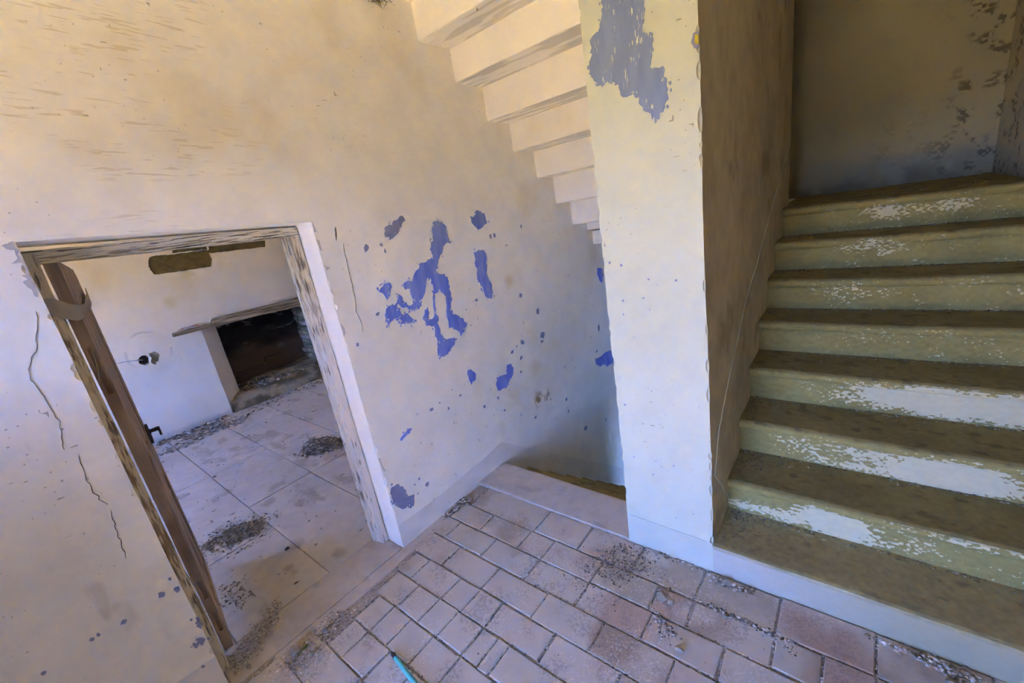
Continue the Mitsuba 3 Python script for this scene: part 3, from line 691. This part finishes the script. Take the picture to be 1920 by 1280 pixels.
hole = Manifold.hull_points([[XR + x, -0.895 + a * 0.055 * s, 0.895 + b * 0.06 * s] for x, s in ((0.05, 1.0), (-0.09, 0.8)) for a, b in ((1, 0.2), (0.6, 0.9), (-0.3, 1.0), (-0.95, 0.5), (-1, -0.4), (-0.2, -1), (0.7, -0.8))])
wr = wr - hole
MAS = [ragged(p, 0.004, 0.012, 60 + i) for i, p in enumerate(([(-0.545, 1.735), (-0.50, 1.728), (-0.30, 1.722), (-0.011, 1.717), (0.022, 1.80), (0.022, 1.905), (-0.323, 1.912), (-0.50, 1.925), (-0.54, 1.90), (-0.565, 1.82)],
       [(-0.323, 1.922), (0.012, 1.912), (0.018, 1.995), (-0.31, 2.00)], [(0.022, 1.862), (0.626, 1.843), (0.665, 1.96), (0.655, 1.985), (0.026, 1.99)]))]
for p in MAS:
    wr = wr - prism(p, 0, XR - 0.03, XR + 0.1)
put('wall_room', built(wr, 0.07), 'mat_room', smooth=30, kind='structure', label='limewashed far wall of the next room, with the fireplace')
for i, p in enumerate(MAS):
    q = np.array(Polygon(p).buffer(-0.003).exterior.coords)[:-1]
    put('bare_masonry', rough_board(prism(q, 0, XR - 0.05, XR - (0.016, 0.020, 0.012)[i]), 0.03, 0.005, 22), 'mat_mortar', 'wall_room', smooth=30, label=('lower left panel of bare brown mortar', 'small panel of bare mortar above it', 'olive panel of bare mortar on the right')[i])
put('junction_hole', built(box(XR - 0.12, XR - 0.075, -0.97, -0.82, 0.82, 0.97), 0.1), 'mat_iron', 'wall_room', smooth=30, label='dark broken hole with a wire')
put('broken_edge', rough_board(prism(ragged([(-0.845, 0.955), (-0.79, 0.96), (-0.765, 0.92), (-0.785, 0.86), (-0.835, 0.825), (-0.85, 0.86), (-0.838, 0.90)], 0.006, 0.01, 3), 0, XR - 0.01, XR + 0.003), 0.02, 0.004, 30), 'mat_rubble', 'wall_room', smooth=False)
put('wall_room_right', built(box(-4.8, -0.2, 3.0, 3.3, -0.1, CEIL + 0.02), 0.2), 'mat_room', smooth=30, kind='structure', label='side wall of the next room')
rl = box(-4.8, -0.2, -3.3, -3.0, -0.1, CEIL + 0.02) - box(-2.9, -1.9, -4, -2, 0.5, 1.8)
put('wall_room_left', built(rl, 0.15), 'mat_room', smooth=30, kind='structure', label='wall with the window of the next room')

# fireplace
fp = 'fireplace'
tag(fp, 'open sooty fireplace under a rough beam in the far room', 'fireplace')
bm = prism([(-0.20, 1.050), (0.30, 1.052), (0.62, 1.040), (1.25, 1.035), (1.25, 1.152), (-0.19, 1.150), (-0.215, 1.118)], 0, XR - 0.10, XR + 0.055)
put('mantel_beam', rough_board(bm, 0.03, 0.006, 10, (1, 0.6, 1)), 'mat_beam', fp, smooth=40, label='rough old timber lintel')
put('beam_end', rough_board(prism([(-0.60, 1.060), (-0.19, 1.056), (-0.19, 1.098), (-0.59, 1.102)], 0, XR - 0.10, XR + 0.062), 0.03, 0.004, 12), 'mat_beam', fp, smooth=40)
put('tile_shard', rough_board(prism([(-0.55, 1.103), (-0.33, 1.100), (-0.335, 1.130), (-0.50, 1.127)], 0, XR - 0.06, XR + 0.040), 0.03, 0.004, 12), 'mat_brick', fp, smooth=40, label='broken pink tile above the end of the beam')
def firebox():
    m = box(XR - 0.70, XR - 0.60, -0.12, 1.0, 0.0, 2.6)
    return rough_board(m, 0.05, 0.016, 9)
put('fireback', firebox(), 'mat_soot', fp, smooth=30, label='soot black back wall')
put('flue', built(box(XR - 0.62, XR - 0.10, -0.13, 0.98, 2.3, 2.5), 0.2), 'mat_soot', fp, smooth=30)
hv, hf = rough_board(prism([(XR - 0.62, -0.02), (XR + 0.03, -0.02), (XR + 0.02, 0.04), (XR - 0.02, 0.13), (XR - 0.12, 0.16), (XR - 0.62, 0.17)], 1, -0.30, 1.4) - box(XR - 1, XR - 0.001, 0.95, 2, -1, 1), 0.035, 0.022, 11)
hv[:, 2] += 0.05 * np.clip(hv[:, 1], 0, 1) * (hv[:, 2] > 0.06)
put('hearth', (hv, hf), 'mat_rubble', fp, smooth=30, label='crumbling masonry hearth')
for r in range(13):
    z = 0.17 + r * 0.068
    for s, (a, b) in enumerate(((XR - 0.60, XR - 0.34), (XR - 0.33, XR - 0.07)) if r % 2 else ((XR - 0.60, XR - 0.47), (XR - 0.46, XR - 0.20), (XR - 0.19, XR - 0.06))):
        d = rng.uniform(0.92, 0.955)
        put('brick', rough_board(box(a, b, d, 1.02, z, z + 0.056), 0.05, 0.005, 20, seed=r), 'mat_brick' if rng.random() < 0.6 else 'mat_rubble', fp, smooth=30)
for r in range(9):
    for s in range(4):
        if rng.random() < 0.45:
            y = 0.02 + s * 0.25 + 0.12 * (r % 2)
            put('brick', rough_board(box(XR - 0.64, XR - 0.585 + rng.uniform(-0.01, 0.012), y, y + 0.22, 0.25 + r * 0.085, 0.315 + r * 0.085), 0.05, 0.006, 20, seed=r + s), 'mat_soot', fp, smooth=30)

# ------------------------------------------------------------------ the door: frame and open leaf
FX0, FX1 = -0.240, -0.140
d1 = 'door_1'
tag(d1, 'weathered wooden door frame with flaking paint, its narrow brown leaf standing open', None, 'structure')
jl = box(FX0, FX1, YD0 + 0.006, YD0 + 0.036, -0.01, 1.862) - box(FX0 - 0.1, FX0 + 0.05, YD0 + 0.024, YD0 + 0.2, -0.1, 3)
put('jamb', rough_board(jl, 0.02, 0.003, 16, (1, 1, 0.35)), 'mat_frame', d1, smooth=40, label='cracked left jamb')
jr = box(FX0, FX1, YD1 - 0.046, YD1 - 0.007, -0.01, 1.842)
put('jamb', rough_board(jr, 0.02, 0.002, 16, (1, 1, 0.35), 8), 'mat_frame', d1, smooth=40, label='right jamb with pale paint left')
put('stop_strip', rough_board(box(FX0 + 0.01, FX0 + 0.05, YD1 - 0.058, YD1 - 0.044, -0.01, 1.80), 0.025, 0.0015, 16, (1, 1, 0.35), 8), 'mat_frame', d1, smooth=40)
hd = prism([(YD0 + 0.010, 1.828), (YD1 - 0.007, 1.800), (YD1 - 0.007, 1.841), (YD0 + 0.010, 1.872)], 0, FX0, FX1)
put('head', rough_board(hd, 0.02, 0.0035, 15, (1, 0.3, 1), 5), 'mat_head', d1, smooth=40, label='split head of the frame')
ang = math.atan2(-1.390 + 1.4975, -0.93 + 0.155)
L = math.hypot(0.775, 0.1075)
TH = 0.0345
lf = prism([(0.0, 0.070), (L, 0.070), (L, 1.78), (L - 0.05, 1.815), (0.0, 1.835)], 1, -TH, 0.0)
for z0, z1 in ((0.175, 0.30), (0.36, 0.46), (1.34, 1.52)):                      # mortises where the hinges were
    lf = lf - box(-0.01, 0.016, -0.024, -0.008, z0, z1)
lf = lf - box(0.12, 0.66, -0.006, 0.01, 0.18, 0.80) - box(0.12, 0.66, -0.006, 0.01, 0.98, 1.70)
lv, lfc = rough_board(lf, 0.025, 0.0015, 12, (1, 1, 0.4), 4)
ca, sa = math.cos(ang), math.sin(ang)


def place_leaf(v):
    # local x runs along the leaf, local y = 0 is its inner face; the thickness lies towards the jamb (-y)
    return np.c_[-0.155 + v[:, 0] * ca, -1.4975 + v[:, 0] * sa + v[:, 1], v[:, 2]]


put('leaf', (place_leaf(lv), lfc), 'mat_leaf', d1, smooth=40, label='brown plank leaf seen edge on')
leaf = d1 + '__leaf'
lt = box(L - 0.09, L - 0.01, 0.0, 0.012, 0.90, 0.99) + box(L - 0.05, L - 0.03, 0.01, 0.055, 0.945, 0.962) + box(L - 0.05, L - 0.03, 0.045, 0.055, 0.915, 0.962)
v, f = rough_board(lt, 0.02, 0.0006, 20)
put('latch', (place_leaf(v), f), 'mat_iron', leaf, smooth=30, label='black iron latch')

# cobweb sheet from the jamb across the leaf
cw = [(-0.132, -1.577, 1.665, 1.72), (-0.132, -1.545, 1.638, 1.71), (-0.138, -1.510, 1.622, 1.685), (-0.155, -1.490, 1.630, 1.672), (-0.45, -1.448, 1.628, 1.668), (-0.75, -1.405, 1.640, 1.690), (-0.94, -1.378, 1.655, 1.735)]
cw = np.array(cw)
s = np.linspace(0, len(cw) - 1, 40)
ci = np.stack([np.interp(s, np.arange(len(cw)), cw[:, k]) for k in range(4)], 1)
rows = []
for j in range(9):
    t = j / 8
    q = np.c_[ci[:, :2], ci[:, 2] * (1 - t) + ci[:, 3] * t]
    q += 0.007 * (np.stack([meshkit.noise(q * 35 + s_, 3) for s_ in (0, 9, 21)], 1) - 0.5)
    rows.append(q)
rows = np.array(rows)
vv = rows.reshape(-1, 3)
ff = []
for j in range(8):
    for k in range(39):
        a = j * 40 + k
        ff += [[a, a + 1, a + 41], [a, a + 41, a + 40]]
put('cobweb', (vv, np.array(ff)), 'mat_web', smooth=True, label='dusty grey cobweb sheet stretched from door jamb to leaf', cat='cobweb')
strands = []
for a, b in (((-0.14, -1.535, 1.60), (-0.5, -1.44, 1.72)), ((-0.14, -1.54, 0.66), (-0.40, -1.45, 0.80)), ((-0.14, -1.53, 1.40), (-0.16, -1.50, 1.62))):
    a, b = np.array(a), np.array(b)
    t = np.linspace(0, 1, 14)[:, None]
    p = a + (b - a) * t
    p[:, 2] -= 0.05 * np.sin(np.pi * t[:, 0])
    strands.append(tube(p, 0.0012, 4))
for p in strands:
    put('strand', p, 'mat_web', 'cobweb', smooth=True)

t = np.linspace(0, 1, 24)
cb = np.c_[np.where(t < 0.12, XR - 0.07 + t / 0.12 * 0.09, XR + 0.02), -0.90 - 0.50 * t, 0.895 + 0.075 * t ** 0.7 + 0.012 * np.sin(t * 6)]
put('electric_cable', tube(cb, 0.0055, 8), 'mat_cable', smooth=True, label='pale electric cable coming out of the hole in the far wall', cat='cable')

# ------------------------------------------------------------------ things on the floor
st = np.array([[0.515, -1.098, 0.010], [0.60, -1.110, 0.012], [0.70, -1.122, 0.014], [0.95, -1.150, 0.02], [1.30, -1.190, 0.026]])
put('stick', tube(st, [0.0085, 0.0095, 0.010, 0.0105, 0.011], 12), 'mat_teal', 'broom_handle', smooth=True)
put('burnt_tip', tube(np.array([[0.478, -1.092, 0.009], [0.495, -1.095, 0.010], [0.517, -1.0985, 0.010]]), [0.004, 0.0085, 0.0090], 10), 'mat_iron', 'broom_handle', smooth=True, label='charred black end')
tag('broom_handle', 'thin turquoise stick with a charred end on the tile floor', 'stick')

STONES = [((1.365, -0.262), 0.026, 'grey stone lying on the tiles in front of the stairs, largest on the floor'), ((1.405, -0.262), 0.016, 'stone chip touching the right side of the larger grey stone'),
          ((0.09, -1.335), 0.034, 'flat pale stone with a green sprig in the grit by the doorway'), ((1.585, -0.045), 0.022, 'small angular stone against the white kerb'),
          ((1.62, -0.215), 0.013, 'tiny stone chip on the wide gritty joint before the kerb'), ((1.505, -0.45), 0.020, 'brown stone chip on the tiles near the bottom edge of the photo'), ((-0.045, -1.49), 0.015, 'stone chip on the threshold beside the foot of the left jamb'),
          ((2.29, -0.10), 0.017, 'stone chip at the rightmost end of the rubble along the kerb'), ((2.20, -0.05), 0.012, 'stone chip amid the rubble under the right part of the kerb'), ((0.16, -1.30), 0.016, 'stone chip just right of the green sprig'), ((0.10, -1.20), 0.016, 'stone chip in the grit behind the green sprig, towards the threshold')]
for i, ((x, y), r, lab) in enumerate(STONES):
    put('stone', stone((x, y, -0.001), r, 20 + i, 0.75), 'mat_plain', smooth=False, label=lab, cat='stone', group='stones on the tile floor')
gl = np.array([[0.118, -1.31, 0.020], [0.133, -1.30, 0.030], [0.150, -1.285, 0.028], [0.128, -1.325, 0.016]])
lv = np.array([[0.102, -1.292, 0.020], [0.125, -1.287, 0.034], [0.138, -1.300, 0.032], [0.128, -1.318, 0.030], [0.122, -1.345, 0.014], [0.112, -1.338, 0.014], [0.118, -1.312, 0.028]])
lf_ = Polygon(lv[:, :2])
put('leaf_sprig', (np.vstack([lv, lv.mean(0) + [0, 0, 0.006]]), np.array([[i, (i + 1) % 7, 7] for i in range(7)])), 'mat_leafgreen', smooth=False, label='tiny dry green leaf beside the pale stone near the doorway', cat='leaf')

PALE = [(0.50, 0.46, 0.44), (0.60, 0.57, 0.55), (0.40, 0.35, 0.31), (0.28, 0.24, 0.21), (0.20, 0.17, 0.15), (0.52, 0.42, 0.38)]
DARK = [(0.09, 0.08, 0.07), (0.14, 0.12, 0.10), (0.22, 0.19, 0.16), (0.36, 0.32, 0.29), (0.07, 0.06, 0.055)]
DIRT = [(0.15, 0.12, 0.075), (0.22, 0.19, 0.13), (0.10, 0.08, 0.05), (0.33, 0.30, 0.24)]


def debris(name, pts, r0, r1, cols, label, cat, flat=0.6, power=3.0, long=1.0):
    m, c = grains(pts, r0, r1, cols, flat, power, long)
    put(name, m, 'mat_grit', smooth=False, color=c, label=label, cat=cat, kind='stuff')


debris('grit', np.vstack([scatter(FL['thr1'], 1500, -0.001, 0.03, 0.01)]), 0.002, 0.007, PALE, 'loose sandy grit on the threshold behind the left jamb', 'grit')
debris('grit', np.vstack([scatter(FL['thr2'], 3600, -0.010, 0.05, 0.016), scatter([(0.02, -1.1), (0.16, -1.1), (0.3, -1.5), (0.3, -1.7), (0.0, -1.7)], 900, -0.01, 0.05, 0.01)]), 0.002, 0.007, PALE, 'pale gritty rubble in the broken tiles by the doorway', 'grit')
debris('dirt_pile', scatter(FL['pile'], 1900, -0.003, 0.14, 0.008), 0.0018, 0.007, DARK, 'dark scattered dirt on the tiles in front of the middle wall', 'dirt')
debris('rubble', np.vstack([scatter(FL['joint'], 750, -0.006, 0.02, 0.006), scatter(FL['joint2'], 200, -0.006, 0.02, 0.004), scatter(FL['t2'], 260, -0.003, 0.03, 0.004)]), 0.002, 0.009, PALE + DARK, 'crumbled mortar in the wide tile joint before the kerb', 'rubble')
debris('rubble', np.vstack([scatter(FL['heap'], 700, -0.003, 0.03, 0.012), scatter(FL['kerb1'], 200, -0.003, 0.02, 0.006), scatter([(1.2, -0.03), (1.52, -0.02), (1.52, 0.0), (1.2, 0.0)], 160, -0.002, 0.02)]), 0.002, 0.010, PALE + DIRT, 'crumbs of plaster swept along the foot of the white kerb', 'rubble')
debris('rubble', scatter(FL['corner'], 420, -0.006, 0.03, 0.01), 0.002, 0.012, DARK + PALE, 'dirt and crumbs in the corner beside the landing slab', 'rubble')
jp = []
for i, y in enumerate(ROWS[1:10]):
    n = 700
    x = rng.uniform(0.05, 2.6, n)
    jp.append(np.c_[x, y + rng.normal(0, 0.006, n), np.full(n, -0.005)])
    for c in CUTS.get(i, []):
        k = 70
        jp.append(np.c_[c + rng.normal(0, 0.005, k), rng.uniform(y, ROWS[i], k), np.full(k, -0.005)])
jp.append(np.c_[rng.uniform(0, X1, 260), rng.normal(-0.004, 0.006, 260), np.full(260, -0.004)])
debris('joint_grit', np.vstack(jp), 0.0018, 0.0055, PALE + DARK, 'loose grit lying in the joints between the tiles', 'grit')
fs = np.c_[rng.uniform(0.0, 2.6, 900), rng.uniform(-1.7, -0.02, 900), np.full(900, -0.001)]
debris('grit', fs, 0.0012, 0.0045, PALE + DARK, 'crumbs strewn thinly over the tile floor', 'grit', power=5)
# on the stairs
sp_, sd = [], []
for k in range(1, 9):
    z = H1 + (k - 1) * RISE
    y0 = riser_y(k)
    yb = y0 + GO if k > 1 else Y2
    n = 420
    x = X2 + 0.01 + np.abs(rng.normal(0, 0.10, n))
    y = np.clip(yb + NOSE - np.abs(rng.normal(0, 0.075, n)), y0 + 0.02, yb + NOSE - 0.004)
    sp_.append(np.c_[x, y, np.full(n, z - 0.001)])
    n = 520
    x = rng.uniform(X2 + 0.02, X3 - 0.02, n)
    y = yb + NOSE - 0.003 - np.abs(rng.normal(0, 0.016, n)) * (0.4 + 1.6 * meshkit.noise(np.c_[x * 6, np.full(n, k * 3.0), np.zeros(n)], 2))
    sd.append(np.c_[x, np.maximum(y, y0 + 0.02), np.full(n, z - 0.001)])
debris('dirt', np.vstack(sp_), 0.0015, 0.006, DIRT + DARK, 'dirt gathered in the left corners of the steps', 'dirt')
debris('dirt', np.vstack(sd), 0.0015, 0.007, DIRT, 'crumbs lying along the backs of the treads', 'dirt')
# in the far room
debris('droppings', scatter(FL['fpile'], 1500, 0.0, 0.07, 0.03), 0.004, 0.014, DARK, 'dark heap of droppings on the far room floor by the right jamb', 'dirt', 0.5, 2.0, 2.5)
debris('rubble', np.vstack([scatter(FL['fstrip'], 800, 0.0, 0.05, 0.012), scatter([(-3.78, -1.1), (-3.78, -0.4), (-3.70, -0.4), (-3.70, -1.1)], 300, 0.0, 0.02, 0.03)]), 0.004, 0.024, PALE + DARK, 'fallen plaster along the foot of the far room wall', 'rubble', 0.5, 3.0, 1.6)
debris('dirt_mound', scatter(FL['mound'], 1900, 0.0, 0.12, 0.010), 0.003, 0.009, DARK + DIRT, 'flat mound of dirt on the far room floor beside the door leaf', 'dirt')
debris('dirt', scatter(FL['fshadow'], 260, 0.0, 0.06), 0.002, 0.008, DARK, 'few dark crumbs on the shaded floor behind the threshold', 'dirt')
debris('dirt', np.vstack([scatter([(-3.74, -0.2), (-3.74, 1.3), (-3.55, 1.3), (-3.60, -0.2)], 420, 0.0, 0.12), np.c_[rng.uniform(-3.6, -0.3, 160), rng.uniform(-1.3, 1.0, 160), np.zeros(160)]]), 0.004, 0.018, DIRT + DARK, 'crumbs strewn over the floor before the hearth', 'dirt', 0.5, 3.0, 1.8)
debris('ash', scatter([(XR - 0.55, -0.05), (XR - 0.55, 0.9), (XR - 0.05, 0.9), (XR - 0.08, -0.05)], 700, 0.165, 0.02, 0.03), 0.006, 0.026, DIRT + PALE, 'ash and crumbs on the hearth of the fireplace', 'ash', 0.6)

# nest remains under the ceiling, and a cocoon on the flight above
nv = []
for k in range(44):
    a = rng.uniform(0, 2 * np.pi)
    c = np.array([0.012 + 0.02 * rng.random(), -0.018 + rng.normal(0, 0.028), 2.862 + rng.normal(0, 0.018)])
    d = np.array([0.25 * rng.normal(), math.cos(a), 0.6 * math.sin(a)]) * rng.uniform(0.015, 0.04)
    t = np.linspace(-1, 1, 5)[:, None]
    nv.append(tube(c + d * t + [0, 0, 0.006] * (1 - t ** 2), 0.0012, 4))
nm = trimesh.util.concatenate([trimesh.Trimesh(a, b, process=False) for a, b in nv])
put('old_nest', nm, 'mat_mortar', smooth=True, label='remains of a straw nest clinging to the wall at the top', cat='nest')
tw = [stone((0.45, 0.226, 2.700), (0.008, 0.006, 0.012), 7)]
put('cocoon', tw[0], 'mat_leaf', smooth=True, label='small brown cocoon on the underside of the upper flight', cat='cocoon')
